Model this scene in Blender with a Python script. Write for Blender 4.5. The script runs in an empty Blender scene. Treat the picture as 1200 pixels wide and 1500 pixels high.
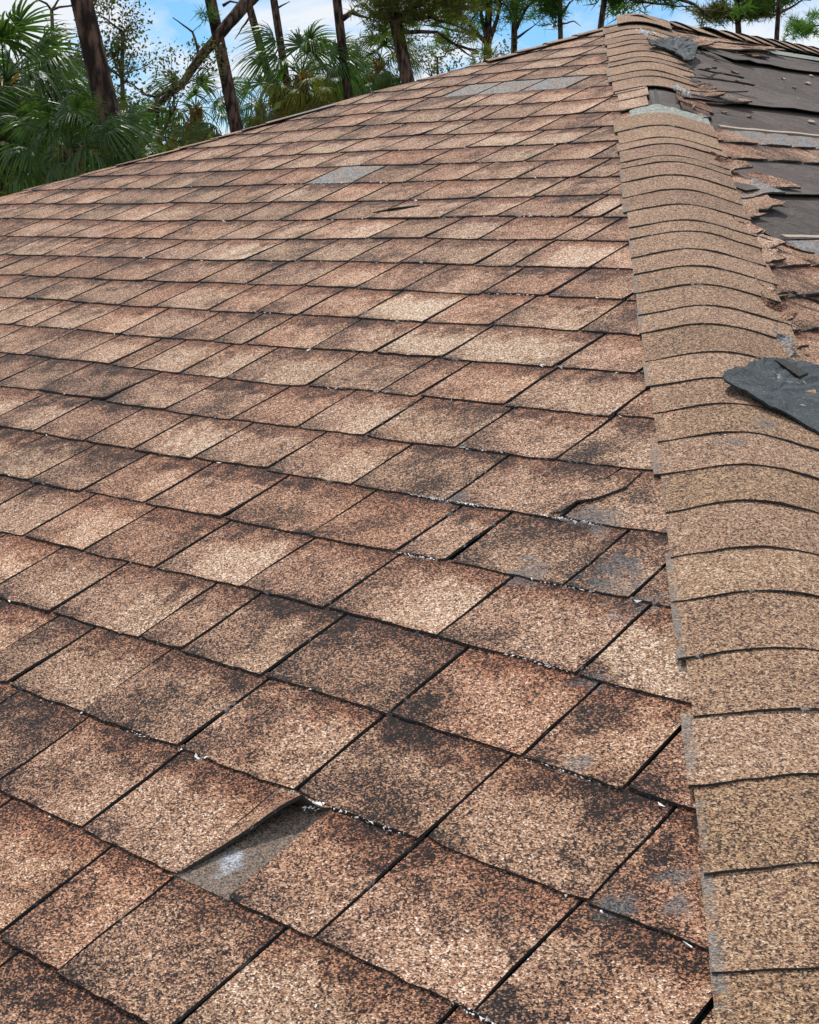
import bpy, math, random
import numpy as np
from mathutils import Vector, Matrix, noise as mnoise
random.seed(7)
R = random.random
U = random.uniform
scene = bpy.context.scene
E = 0.143                      # exposure of one shingle course, metres
TH = math.radians(19.56)       # pitch of the hip-end slope
CT, ST = math.cos(TH), math.sin(TH)
Z0 = 3.9                       # height of the slope's reference line above the ground

def P(u, v, n=0.0):            # slope coordinates (courses) -> world metres
    return Vector((u*E, (v*CT-n*ST)*E, Z0+(v*ST+n*CT)*E))

# ------------------------------------------------------------------ camera
cam_data = bpy.data.cameras.new('camera'); cam = bpy.data.objects.new('camera', cam_data)
scene.collection.objects.link(cam); scene.camera = cam
Rc = np.array([[0.7343437, -0.12916431, 0.6663752], [0.63951049, 0.46072116, -0.61543672], [-0.2275207, 0.87809601, 0.42092961]])
W = np.array([[1, 0, 0], [0, CT, -ST], [0, ST, CT]])
Rw = W@Rc
CAM = P(0, -3.97437, 5.93631)
m = Matrix([list(Rw[i])+[CAM[i]] for i in range(3)]+[[0, 0, 0, 1]])
cam.matrix_world = m
cam_data.sensor_fit = 'VERTICAL'; cam_data.sensor_height = 36.0; cam_data.sensor_width = 28.8
cam_data.lens = 36*2164.33/1500; cam_data.clip_start = 0.05; cam_data.clip_end = 3000

# ------------------------------------------------------------------ sky and sun
SUN_DIR = Vector((-0.43, 0.37, 0.82)).normalized()
world = bpy.data.worlds.new('World'); scene.world = world; world.use_nodes = True
nt = world.node_tree; N = nt.nodes; Lk = nt.links; N.clear()
sky = N.new('ShaderNodeTexSky'); sky.sky_type = 'NISHITA'; sky.sun_disc = False
sky.sun_elevation = math.asin(SUN_DIR.z); sky.sun_rotation = math.atan2(SUN_DIR.x, SUN_DIR.y)
sky.air_density = 1.0; sky.dust_density = 0.35; sky.ozone_density = 2.2
tc = N.new('ShaderNodeTexCoord'); mp = N.new('ShaderNodeMapping'); mp.inputs['Scale'].default_value = (1, 1, 2.6)
mp.inputs['Location'].default_value = (3.1, 0.4, 0.2)
nz = N.new('ShaderNodeTexNoise'); nz.inputs['Scale'].default_value = 5.5; nz.inputs['Detail'].default_value = 9; nz.inputs['Roughness'].default_value = .56
nz.inputs['Distortion'].default_value = .35
rp = N.new('ShaderNodeValToRGB'); rp.color_ramp.elements[0].position = .37; rp.color_ramp.elements[1].position = .51
mx = N.new('ShaderNodeMix'); mx.data_type = 'RGBA'
gain = N.new('ShaderNodeMix'); gain.data_type = 'RGBA'; gain.blend_type = 'MULTIPLY'; gain.inputs[0].default_value = 1
gain.inputs[7].default_value = (0.50, 0.80, 1.05, 1)
bg = N.new('ShaderNodeBackground'); bg.inputs['Strength'].default_value = .115
wo = N.new('ShaderNodeOutputWorld')
Lk.new(tc.outputs['Generated'], mp.inputs['Vector']); Lk.new(mp.outputs[0], nz.inputs['Vector'])
Lk.new(nz.outputs['Fac'], rp.inputs[0]); Lk.new(rp.outputs[0], mx.inputs[0])
Lk.new(sky.outputs[0], gain.inputs[6]); Lk.new(gain.outputs[2], mx.inputs[6]); mx.inputs[7].default_value = (7.6, 8.0, 8.5, 1)
Lk.new(mx.outputs[2], bg.inputs['Color']); Lk.new(bg.outputs[0], wo.inputs['Surface'])

sd = bpy.data.lights.new('sun', 'SUN'); sd.energy = 4.2; sd.angle = math.radians(.53); sd.color = (1, .955, .88)
so = bpy.data.objects.new('sun', sd); scene.collection.objects.link(so)
so.rotation_euler = (-SUN_DIR).to_track_quat('-Z', 'Y').to_euler()
vs = scene.view_settings; vs.view_transform = 'Standard'; vs.look = 'None'; vs.exposure = 0.0; vs.gamma = 1; vs.use_curve_mapping = False

# ------------------------------------------------------------------ material helpers
class MT:
    def __init__(s, name, rough=.9, spec=.25):
        s.m = bpy.data.materials.new(name); s.m.use_nodes = True; s.t = s.m.node_tree; s.n = s.t.nodes
        s.b = s.n['Principled BSDF']; s.b.inputs['Roughness'].default_value = rough
        s.b.inputs['Specular IOR Level'].default_value = spec
        s.co = s.n.new('ShaderNodeTexCoord').outputs['Object']
    def L(s, a, b): s.t.links.new(a, b)
    def val(s, x, sock):
        if isinstance(x, (int, float)): sock.default_value = x
        elif isinstance(x, (tuple, list)): sock.default_value = x
        else: s.L(x, sock)
    def math(s, op, a, b=0.0, c=0.0, clamp=False):
        k = s.n.new('ShaderNodeMath'); k.operation = op; k.use_clamp = clamp
        s.val(a, k.inputs[0]); s.val(b, k.inputs[1]); s.val(c, k.inputs[2]); return k.outputs[0]
    def mix(s, f, a, b, mode='MIX'):
        k = s.n.new('ShaderNodeMix'); k.data_type = 'RGBA'; k.blend_type = mode; k.clamp_factor = True
        s.val(f, k.inputs[0])
        for x, i in ((a, 6), (b, 7)):
            s.val(tuple(x)+(1,) if isinstance(x, tuple) and len(x) == 3 else x, k.inputs[i])
        return k.outputs[2]
    def noise(s, scale, det=3, rough=.5, vec=None, dist=0):
        k = s.n.new('ShaderNodeTexNoise'); k.inputs['Scale'].default_value = scale; k.inputs['Detail'].default_value = det
        k.inputs['Roughness'].default_value = rough; k.inputs['Distortion'].default_value = dist
        s.L(vec or s.co, k.inputs['Vector']); return k.outputs['Fac']
    def vor(s, scale, vec=None):
        k = s.n.new('ShaderNodeTexVoronoi'); k.inputs['Scale'].default_value = scale; s.L(vec or s.co, k.inputs['Vector'])
        sp = s.n.new('ShaderNodeSeparateColor'); s.L(k.outputs['Color'], sp.inputs[0]); return sp.outputs, k.outputs['Distance']
    def ramp(s, f, stops, mode='LINEAR'):
        k = s.n.new('ShaderNodeValToRGB'); r = k.color_ramp; r.interpolation = mode
        while len(r.elements) < len(stops): r.elements.new(.5)
        for e, (p, c) in zip(r.elements, stops):
            e.position = p; e.color = tuple(c)+(1,) if not isinstance(c, (int, float)) else (c, c, c, 1)
        s.L(f, k.inputs[0]); return k.outputs[0]
    def step(s, f, a, b):
        k = s.n.new('ShaderNodeMapRange'); k.interpolation_type = 'SMOOTHSTEP'
        s.val(f, k.inputs['Value']); s.val(a, k.inputs['From Min']); s.val(b, k.inputs['From Max']); return k.outputs[0]
    def attr(s, name):
        k = s.n.new('ShaderNodeAttribute'); k.attribute_name = name
        sp = s.n.new('ShaderNodeSeparateColor'); s.L(k.outputs['Color'], sp.inputs[0]); return sp.outputs[0], sp.outputs[1], sp.outputs[2]
    def bump(s, h, strength=.5, dist=.001):
        k = s.n.new('ShaderNodeBump'); k.inputs['Strength'].default_value = strength; k.inputs['Distance'].default_value = dist
        s.L(h, k.inputs['Height']); s.L(k.outputs[0], s.b.inputs['Normal'])
    def out(s, col): s.val(tuple(col)+(1,) if isinstance(col, tuple) and len(col) == 3 else col, s.b.inputs['Base Color']); return s.m
    def blob(s, c, r, rough_noise):                 # 1 inside a ragged blotch of radius r round c
        k = s.n.new('ShaderNodeVectorMath'); k.operation = 'DISTANCE'; s.L(s.co, k.inputs[0]); k.inputs[1].default_value = c
        d = s.math('MULTIPLY_ADD', rough_noise, r*4.2, k.outputs['Value'])
        return s.math('SUBTRACT', 1.0, s.step(d, r*2.2, r*3.3))

GRAN = [(0, (.010, .009, .011)), (.15, (.035, .028, .029)), (.29, (.125, .080, .066)), (.45, (.315, .200, .138)), (.62, (.47, .325, .232)),
        (.80, (.60, .46, .35)), (.93, (.80, .72, .64)), (1, (.95, .94, .93))]

def shingle_mat(name, cap=False):
    M = MT(name, .88, .3)
    v1, d1 = M.vor(600); v2, d2 = M.vor(330)
    g = M.math('ADD', M.math('MULTIPLY', v1[0], .70), M.math('MULTIPLY', v2[1], .30))       # 0..1 granule lottery
    bright, split, cream = M.attr('tone'); lx, ly, lw = M.attr('loc')
    n1 = M.noise(8, 3, .55); n2 = M.noise(30, 3, .6); n3 = M.noise(3.1, 3, .5)
    hue = v1
    if not cap:
        x = M.math('MULTIPLY_ADD', M.math('SUBTRACT', g, .5), 1.12, .470)
        x = M.math('ADD', x, M.math('MULTIPLY_ADD', bright, .26, -.13))
        # shade band of darker granules along the top of every exposed tab, uneven edge
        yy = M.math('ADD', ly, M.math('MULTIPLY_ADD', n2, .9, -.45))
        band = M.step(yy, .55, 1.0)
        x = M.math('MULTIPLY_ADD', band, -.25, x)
        # worn dark blotches
        dark = M.step(M.math('ADD', n1, M.math('MULTIPLY', n2, .5)), .71, .98)
        x = M.math('MULTIPLY_ADD', dark, -.27, x)
        # dirt collecting at the lower left of the tab
        low = M.math('MULTIPLY', M.step(M.math('ADD', ly, M.math('MULTIPLY', n2, .5)), .62, .22), M.step(M.math('ADD', lx, M.math('MULTIPLY', n1, .8)), 1.0, .35))
        x = M.math('MULTIPLY_ADD', low, -.26, x)
        # blend of two granule drops: paler drop right of a slanting line
        sx = M.math('SUBTRACT', M.math('ADD', lx, M.math('MULTIPLY_ADD', n2, .22, -.11)), split)
        pale = M.math('MULTIPLY', M.math('MULTIPLY', M.step(sx, -.02, .05), cream), M.math('SUBTRACT', 1.0, M.math('MULTIPLY', band, .8)))
        x = M.math('MULTIPLY_ADD', pale, .14, x)
        for c_, r_ in DARKB: x = M.math('MULTIPLY_ADD', M.blob(tuple(c_), r_, n2), -.30, x)
        tabhue = M.math('FRACT', M.math('MULTIPLY', split, 37.7))
        # abrasion along the butt
        ab = M.math('MULTIPLY', M.step(ly, .07, .0), M.step(n2, .42, .6)); x = M.math('MULTIPLY_ADD', ab, -.22, x)
    else:
        x = M.math('MULTIPLY_ADD', M.math('SUBTRACT', g, .5), .95, .49)
        x = M.math('ADD', x, M.math('MULTIPLY_ADD', bright, .15, -.075))
        x = M.math('ADD', x, M.math('MULTIPLY_ADD', n1, .22, -.12))
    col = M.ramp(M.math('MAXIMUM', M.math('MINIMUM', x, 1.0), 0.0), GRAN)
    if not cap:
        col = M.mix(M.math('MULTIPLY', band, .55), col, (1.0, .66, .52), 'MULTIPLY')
        col = M.mix(M.math('MULTIPLY', M.step(hue[2], .55, .95), .5), col, (1.12, .80, .58), 'MULTIPLY')
        col = M.mix(M.math('MULTIPLY', pale, .55), col, (.92, 1.0, .96), 'MULTIPLY')
        col = M.mix(M.math('MULTIPLY', low, .6), col, (.84, .92, 1.0), 'MULTIPLY')
        col = M.mix(M.math('MULTIPLY', M.step(tabhue, .45, .9), .38), col, (1.06, .84, .72), 'MULTIPLY')
        col = M.mix(M.math('MULTIPLY', M.step(tabhue, .4, .0), .5), col, (.93, .97, .95), 'MULTIPLY')
        col = M.mix(M.math('MULTIPLY', M.step(n3, .5, .68), .3), col, (1.0, .80, .68), 'MULTIPLY')
    else:
        col = M.mix(M.math('MULTIPLY', split, .75), col, M.mix(1.0, col, (.97, 1.0, .88), 'MULTIPLY'))
        col = M.mix(.5, col, (1.0, .93, .90), 'MULTIPLY')
        edge = M.math('MULTIPLY', M.step(lx, .07, .0), M.step(n2, .40, .58)); col = M.mix(M.math('MULTIPLY', edge, .8), col, M.mix(v1[2], (.10, .10, .105), (.36, .36, .36)))
    # blotches where the granules are gone and grey asphalt shows
    pit = M.step(d1, .62, .95)
    col = M.mix(M.math('MULTIPLY', pit, .55), col, (.25, .22, .21), 'MULTIPLY')
    col = M.mix(1.0, col, (.93, .795, .715) if not cap else (.86, .775, .69), 'MULTIPLY')
    grey = M.mix(M.math('POWER', v1[2], 1.6), (.02, .02, .021), (.27, .272, .278))
    for c, r in (GREY_CAP if cap else GREY):
        col = M.mix(M.math('MULTIPLY', M.blob(tuple(c), r, n2), .62), col, grey)
    h = M.math('ADD', d1, M.math('MULTIPLY', n2, .4))
    M.bump(h, .8, .0018)
    M.b.inputs['Coat Weight'].default_value = 0
    return M.out(col)

# blotch centres are local to the house (same as world, origin below)
HO = Vector((-2.6, 3.2, 0))
def LP(u, v, n=0): return tuple(P(u, v, n)-HO)
GREY = [(LP(-7.15, .3), .022), (LP(-4.40, 1.44), .016), (LP(-4.28, 1.24), .016), (LP(-4.6, 1.08), .016), (LP(-6.0, 2.95), .018),
        (LP(-7.45, 5.12), .04), (LP(-6.7, 4.3), .045), (LP(-7.5, 4.08), .03), (LP(-6.35, 3.95), .03), (LP(-5.6, 2.1), .018), (LP(-9.1, 5.06), .018)]
GREY_CAP = [(tuple(P(-7.0, 7.35, 0)-HO), .032), (tuple(P(-7.08, 6.75, 0)-HO), .02)]

DARKB = [(LP(-4.75, 1.35), .05), (LP(-4.5, 1.6), .03), (LP(-6.1, 3.1), .03), (LP(-5.75, 2.55), .035), (LP(-6.9, 4.35), .05), (LP(-6.35, 4.6), .035), (LP(-8.3, 6.2), .04), (LP(-7.3, 5.5), .035), (LP(-9.5, 5.15), .035), (LP(-7.1, 3.2), .03), (LP(-5.0, 2.1), .03), (LP(-5.2, .6), .045), (LP(-4.5, .2), .05), (LP(-6.5, 1.15), .04), (LP(-7.1, 2.2), .04)]
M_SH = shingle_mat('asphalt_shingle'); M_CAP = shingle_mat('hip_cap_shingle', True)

Mx = MT('shingle_cut_edge', .8, .3); nn = Mx.noise(60, 4, .7); n_b = Mx.noise(14, 2, .5)
wsp = Mx.math('MULTIPLY', Mx.step(nn, .56, .66), Mx.step(n_b, .5, .62))
M_EDGE = Mx.out(Mx.mix(wsp, Mx.mix(nn, (.012, .012, .013), (.085, .078, .075)), (.62, .62, .62)))
Mx = MT('asphalt_core', .85, .3); v_, d_ = Mx.vor(300); Mx.bump(d_, .5, .001)
M_DARK = Mx.out(Mx.mix(v_[0], (.008, .008, .009), (.04, .036, .036)))
Mx = MT('bare_grey_asphalt', .85, .3); v_, d_ = Mx.vor(300); nn = Mx.noise(20, 4, .6); Mx.bump(d_, .6, .0012)
M_GREY = Mx.out(Mx.mix(Mx.step(nn, .42, .62), Mx.mix(v_[0], (.05, .038, .033), (.34, .25, .20)), Mx.mix(v_[0], (.05, .054, .058), (.27, .285, .30))))
Mx = MT('headlap_grey_green', .85, .3); v_, d_ = Mx.vor(260); nn = Mx.noise(20, 4, .6); Mx.bump(d_, .6, .0012)
M_HEAD = Mx.out(Mx.mix(v_[0], (.10, .11, .10), (.34, .36, .32)))
Mx = MT('under_layer', .88, .3); v_, d_ = Mx.vor(600); nn = Mx.noise(26, 4, .6)
cc = Mx.mix(v_[0], (.03, .024, .022), (.27, .20, .155))
cc = Mx.mix(Mx.math('MULTIPLY', Mx.blob(LP(-7.15, .27), .018, nn), .9), cc, Mx.mix(v_[1], (.10, .11, .13), (.62, .66, .72))); Mx.bump(d_, .6, .0012)
M_UNDER = Mx.out(cc)
Mx = MT('roofing_felt', .78, .3); nn = Mx.noise(5, 6, .65); nf = Mx.noise(120, 3, .6); ng = Mx.noise(1.7, 3, .5)
nr_ = Mx.noise(11, 5, .7, dist=2.0); Mx.bump(Mx.math('ADD', Mx.math('MULTIPLY', nf, .15), Mx.math('MULTIPLY', nr_, 2.5)), .9, .007)
M_FELT = Mx.out(Mx.mix(Mx.math('MULTIPLY', Mx.step(ng, .4, .7), .5), Mx.mix(nn, (.036, .026, .023), (.080, .058, .050)), (.112, .081, .069)))
Mx = MT('blue_black_asphalt_back', .75, .35); nn = Mx.noise(16, 6, .7); nf = Mx.noise(220, 3, .7); nw = Mx.noise(28, 5, .7, dist=1.5)
Mx.bump(Mx.math('ADD', nf, nn), .7, .003)
cc = Mx.mix(nn, (.008, .011, .014), (.034, .046, .055)); cc = Mx.mix(Mx.math('MULTIPLY', Mx.step(nf, .50, .72), .8), cc, (.095, .12, .138))
M_BLUE = Mx.out(Mx.mix(Mx.math('MULTIPLY', Mx.step(nw, .63, .67), .8), cc, (.52, .56, .58)))
Mx = MT('torn_fibre', .9, .2); nn = Mx.noise(150, 3, .6); M_FIB = Mx.out(Mx.mix(nn, (.22, .16, .12), (.60, .49, .41)))
Mx = MT('white_sealant', .6, .4); M_WHITE = Mx.out((.78, .78, .77))
Mx = MT('painted_stucco', .9, .2); nn = Mx.noise(60, 4, .6); Mx.bump(nn, .4, .004); M_WALL = Mx.out(Mx.mix(nn, (.58, .52, .42), (.66, .6, .5)))
Mx = MT('white_fascia_paint', .5, .4); M_FASC = Mx.out((.72, .71, .68))
Mx = MT('window_glass', .06, .6); M_GLASS = Mx.out((.03, .04, .045))
Mx = MT('lawn', .95, .1); nn = Mx.noise(.5, 6, .6); nf = Mx.noise(14, 4, .7)
M_LAWN = Mx.out(Mx.mix(nf, Mx.mix(nn, (.035, .06, .015), (.09, .10, .035)), (.10, .11, .04)))
def bark(name, a, b):
    Mx = MT(name, .9, .2); mp = Mx.n.new('ShaderNodeMapping'); mp.inputs['Scale'].default_value = (1, 1, .3); Mx.L(Mx.co, mp.inputs[0])
    v_, d_ = Mx.vor(14, mp.outputs[0]); nn = Mx.noise(26, 5, .65, mp.outputs[0]); n5 = Mx.noise(1.3, 3)
    Mx.bump(Mx.math('ADD', d_, nn), 1, .03)
    return Mx.out(Mx.mix(Mx.step(Mx.math('MULTIPLY_ADD', nn, .9, Mx.math('MULTIPLY', d_, -.8)), -.18, .30), a, Mx.mix(n5, b, tuple(min(1, x*1.35) for x in b))))
M_BARK = bark('pine_bark', (.020, .013, .011), (.125, .075, .058)); M_PALMBARK = bark('palm_bark', (.05, .035, .02), (.16, .12, .07))
def leafmat(name, a, b, c, rough=.5, tr=.35, sc=2.0):
    Mx = MT(name, rough+.12, .3); nn = Mx.noise(sc, 4, .6); n9 = Mx.noise(sc*9, 2, .5)
    col = Mx.mix(n9, Mx.mix(Mx.step(nn, .35, .65), a, b), c)
    Mx.out(col)
    o = [x for x in Mx.n if x.type == 'OUTPUT_MATERIAL'][0]
    t = Mx.n.new('ShaderNodeBsdfTranslucent'); ms = Mx.n.new('ShaderNodeMixShader'); ms.inputs[0].default_value = tr
    Mx.L(Mx.mix(1.0, col, (1.3, 1.5, .6), 'MULTIPLY'), t.inputs[0]); Mx.L(Mx.b.outputs[0], ms.inputs[1]); Mx.L(t.outputs[0], ms.inputs[2]); Mx.L(ms.outputs[0], o.inputs[0])
    return Mx.m
M_FROND = leafmat('palm_frond_green', (.012, .036, .012), (.042, .092, .018), (.075, .13, .035), .30)
M_FROND2 = leafmat('palm_frond_yellowing', (.08, .12, .02), (.22, .22, .035), (.16, .17, .03), .45)
M_DEAD = leafmat('palm_frond_dead', (.19, .11, .035), (.32, .20, .06), (.22, .12, .04), .8, .2)
M_NEEDLE = leafmat('pine_needles', (.03, .085, .02), (.07, .17, .035), (.10, .17, .045), .6, .45, .7)
M_NEEDLE2 = leafmat('pine_needles_olive', (.05, .085, .018), (.12, .15, .03), (.14, .12, .04), .6, .45, .7)
M_LEAF = leafmat('scrub_leaves', (.03, .05, .018), (.08, .10, .03), (.12, .12, .04), .5, .35, 1.5)

# ------------------------------------------------------------------ object helpers
col = scene.collection
def link(name, mesh, parent=None, loc=None):
    o = bpy.data.objects.new(name, mesh); col.objects.link(o)
    if parent is not None: o.parent = parent
    if loc is not None: o.location = loc
    return o
def props(o, **k):
    for a, b in k.items(): o[a] = b
    return o
def empty(name, loc, label, cat, group=None):
    o = link(name, None, None, loc); o['label'] = label; o['category'] = cat
    if group: o['group'] = group
    return o
class MB:
    """collects vertices, faces, material slots and two vertex attributes"""
    def __init__(s): s.v = []; s.f = []; s.m = []; s.tone = []; s.loc = []
    def add(s, vs, fs, ms=0, tone=(.5, .5, 0), loc=None):
        b = len(s.v); s.v += [tuple(x) for x in vs]
        s.f += [tuple(i+b for i in f) for f in fs]; s.m += (ms if isinstance(ms, list) else [ms]*len(fs))
        s.tone += [tone]*len(vs); s.loc += (loc if loc else [(.5, .5, 1)]*len(vs))
    def mesh(s, name, mats, attrs=True, org=None, smooth=False):
        me = bpy.data.meshes.new(name)
        v = s.v if org is None else [(a[0]-org[0], a[1]-org[1], a[2]-org[2]) for a in s.v]
        me.from_pydata(v, [], s.f)
        for m_ in mats: me.materials.append(m_)
        me.polygons.foreach_set('material_index', s.m)
        if attrs:
            for nme, dat in (('tone', s.tone), ('loc', s.loc)):
                a = me.color_attributes.new(nme, 'FLOAT_COLOR', 'POINT')
                a.data.foreach_set('color', np.array([list(x)+[1] for x in dat], dtype=np.float32).ravel())
        if smooth: me.polygons.foreach_set('use_smooth', [True]*len(me.polygons))
        me.update(); return me
    def build(s, name, mats, parent, attrs=True, smooth=False):
        return link(name, s.mesh(name, mats, attrs, HO, smooth), parent)

def slab(mb, top, bot, tone, loc, edge=1):
    """closed slab from two vertex grids [row][col]; faces on the rim take material slot `edge`"""
    nr, nc = len(top), len(top[0])
    vs = [p for r in top for p in r]+[p for r in bot for p in r]; o = nr*nc
    fs = []; ms = []
    for i in range(nr-1):
        for j in range(nc-1):
            a = i*nc+j; fs.append((a, a+1, a+nc+1, a+nc)); ms.append(0)
            fs.append((o+a, o+a+nc, o+a+nc+1, o+a+1)); ms.append(edge)
    for j in range(nc-1):
        fs.append((j+1, j, o+j, o+j+1)); ms.append(edge)
        a = (nr-1)*nc+j; fs.append((a, a+1, o+a+1, o+a)); ms.append(edge)
    for i in range(nr-1):
        a = i*nc; fs.append((a, a+nc, o+a+nc, o+a)); ms.append(edge)
        a = i*nc+nc-1; fs.append((a+nc, a, o+a, o+a+nc)); ms.append(edge)
    mb.add(vs, fs, ms, tone, loc+loc)

# ------------------------------------------------------------------ the house
house = empty('house', HO, 'house seen over its storm damaged hip roof of weathered tan and brown asphalt shingles', 'house')
PKU, PKV = -21.74, 27.7                       # peak of the hip end
K = .709
def hipR(v): return PKU+(PKV-v)*K             # right hip line on the slope
def hipL(v): return PKU-(PKV-v)*K
VE = -9.0                                     # eave
PK = P(PKU, PKV)
WY = Vector((0, 1, 0))                        # the ridge runs level away from the peak
DR = Vector((.90425, 0, -.42700))             # down the torn slope
DR.normalize(); NR = Vector((.42700, 0, .90425)).normalized()
def Q(a, b, n=0.0):                           # torn slope: a along the ridge, b down the slope, n off it
    return PK+(WY*a+DR*b+NR*n)*E
def hipa(b): return -1.2018*b                 # the hip line in those coordinates
def und(u, v):
    return .05*mnoise.noise((u*.23, v*.3, 1.7))+.018*mnoise.noise((u*.9, v*.8, 5.2))

BE = PKV-VE; WE = (hipR(VE)-PKU)
b_e = (hipR(VE)-PKU)*E/(.90425*E)             # slope length of the side faces down to the eave
RIDGE = 62                                    # ridge length in courses
# deck under the near slope
mb = MB()
rows = []
for v in np.linspace(VE, PKV, 38):
    rows.append([P(hipL(v)+(hipR(v)-hipL(v))*t, v, -.06+und(hipL(v)+(hipR(v)-hipL(v))*t, v)) for t in np.linspace(0, 1, 30)])
nr, nc = len(rows), 30
mb.add([p for r in rows for p in r], [(i*nc+j, i*nc+j+1, (i+1)*nc+j+1, (i+1)*nc+j) for i in range(nr-1) for j in range(nc-1)], 0)
slope = mb.build('roof_slope', [M_DARK], house, False)
slope['label'] = 'near hip-end roof slope covered in weathered tan and brown shingles'

JO = {-2: [-7.85], -1: [-9.43, -8.12, -7.43, -6.33, -4.94], 0: [-8.53, -7.42, -6.91, -6.08, -4.8],
 1: [-10.94, -9.83, -8.56, -7.28, -6.08, -4.77], 2: [-12.8, -11.66, -10.31, -9.7, -8.63, -7.26, -6.0, -5.16],
 3: [-14.65, -13.54, -12.43, -11.24, -9.99, -8.89, -7.6, -6.21], 4: [-15.9, -14.84, -13.78, -12.65, -11.37, -10.09, -8.94, -8.34, -7.08],
 5: [-17.25, -16.17, -15.07, -14.1, -13.0, -11.75, -10.45, -9.15, -7.8], 6: [-18.59, -17.48, -15.91, -14.66, -13.38, -12.24, -11.17, -9.85, -8.58],
 7: [-20.61, -19.24, -18.12, -17.09, -16.56, -15.55, -14.62, -13.12, -11.85, -11.25, -10.0, -8.59],
 8: [-21.97, -20.97, -20.36, -19.3, -18.12, -16.91, -15.95, -15.32, -14.0, -12.87, -11.73, -10.04, -8.95],
 9: [-23.31, -22.1, -20.84, -19.41, -18.51, -17.21, -16.12, -15.23, -14.1, -12.88, -11.79, -10.43],
 10: [-24.76, -23.68, -22.49, -21.36, -19.97, -18.6, -17.44, -16.14, -15.04, -14.12, -12.71, -11.64, -10.44],
 11: [-25.66, -24.37, -23.28, -22.23, -21.17, -20.0, -18.48, -17.28, -16.13, -15.06, -13.64, -12.93, -11.65],
 12: [-27.09, -25.93, -24.84, -23.73, -22.79, -21.96, -20.37, -19.3, -18.29, -16.62, -15.46, -14.38, -12.99, -12.44],
 13: [-29.72, -28.28, -27.06, -26.13, -24.95, -23.8, -22.27, -21.0, -19.75, -18.63, -17.58, -15.94, -14.77, -13.38],
 14: [-21.64, -21.0, -19.81, -18.81, -17.52, -16.01, -14.84, -13.52], 15: [-19.79, -18.45, -17.2, -15.94, -14.67],
 16: [-21.83, -20.53, -18.95, -17.68, -16.49, -15.12]}
# noticeably pale or dark tabs seen in the photograph (row, u inside the tab): cream amount / brightness shift
PALE = {(9, -13.5): 1, (8, -12.3): 1, (7, -15): .9, (7, -14): 1, (7, -17.6): .7, (7, -18.6): 1, (4, -13.2): .8, (3, -13): .9, (16, -17): 1, (18, -18): 1, (11, -19.3): 1, (12, -15): .8, (1, -7.9): .6,
        (6, -12): .8, (6, -10.5): .4, (17, -18.3): .9, (12, -27.5): .8, (10, -15.6): .9, (9, -14.7): .9, (23, -20.5): .9, (21, -20): .2, (0, -7.9): .3, (-1, -8.8): .8}
def pale_for(k, a, b):
    for (kk, u), c in PALE.items():
        if kk == k and a < u < b: return c
    return None
MISSING = [(0, -7.42, -6.91)]
BARE = [(15, -21.6, -20.2), (21, -22.6, -18.3)]     # worn to grey
def tab_mesh(mb, k, u0, u1, near, lift=0, grey=False, raggr=0.0):
    nx, ny = (9, 4) if near else (5, 2)
    jv = U(-.022, .022)+.03*mnoise.noise((u0*.3, k*3.1, 0)); skew = U(-.018, .018); g = U(.011, .021)+.0011*max(0, k)
    th = .028; T = .019+U(-.003, .006)+lift; seed = R()*50
    top = []; bot = []; loc = []
    curl = U(0, .004) if R() < .85 else U(.004, .018)
    for i in range(ny):
        t = i/(ny-1); y = t*1.06; r1 = []; r2 = []
        v = k+jv*(1-t)+y*1.0
        a = min(max(u0+g+skew*(1-t), hipL(v)), hipR(v)-.73); b = min(u1-g+skew*(1-t), hipR(v)-.7)
        if b < a+.01: b = a+.01
        for j in range(nx):
            s = j/(nx-1); u = a+(b-a)*s
            vv = v
            if i == 0:
                vv += U(-.010, .010)+.012*mnoise.noise((u*5, k, seed))
                if (j == 0 or j == nx-1): vv += U(.0, .014)
            uu = u
            if near and (j == 0 or j == nx-1) and i < ny-1: uu += U(-.010, .010)
            n = und(uu, vv)+T*(1-t)+ (curl*(1-t)**2)*(1 if j in (nx-1,) else .4 if j == nx-2 else .15)
            r1.append(P(uu, vv, n)); r2.append(P(uu, vv, n-th)); loc.append((max(0, uu-u0), y, u1-u0))
        top.append(r1); bot.append(r2)
    cr = pale_for(k, u0, u1)
    if cr is None: cr = U(.0, .3) if R() < (.5 if k > 7 else .65) else U(.4, .95)
    tone = (min(1, max(0, random.gauss(.5, .2)+(.08 if cr > .8 else 0))), (u1-u0)*U(.25, .7) if R() < .75 else 0, cr)
    slab(mb, top, bot, tone, loc)

tabs = []
for k in range(int(VE), 27):
    lo = max(hipL(k), -200); hi = hipR(k)
    js = sorted(JO.get(k, []))
    out = [j for j in js if lo < j < hi]
    if not out:
        out = [lo+U(.5, 1.2)] if not js else [hi-U(.4, 1.2)]
    while out[-1] < hi-.2: out.append(out[-1]+random.choice((1.28, 1.22, 1.12, 1.32, 1.05, .6) if out[-1] < hi-1.9 else (1.3,))+U(-.05, .05))
    while out[0] > lo+.2: out.insert(0, out[0]-random.choice((1.25, 1.12, 1.05, 1.3, 1.2, 1.0, 1.15, .58))-U(-.05, .05))
    for a, b in zip(out, out[1:]):
        if any(k == kk and abs(a-x) < .03 for kk, x, _ in MISSING): continue
        tabs.append((k, a, b))
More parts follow.
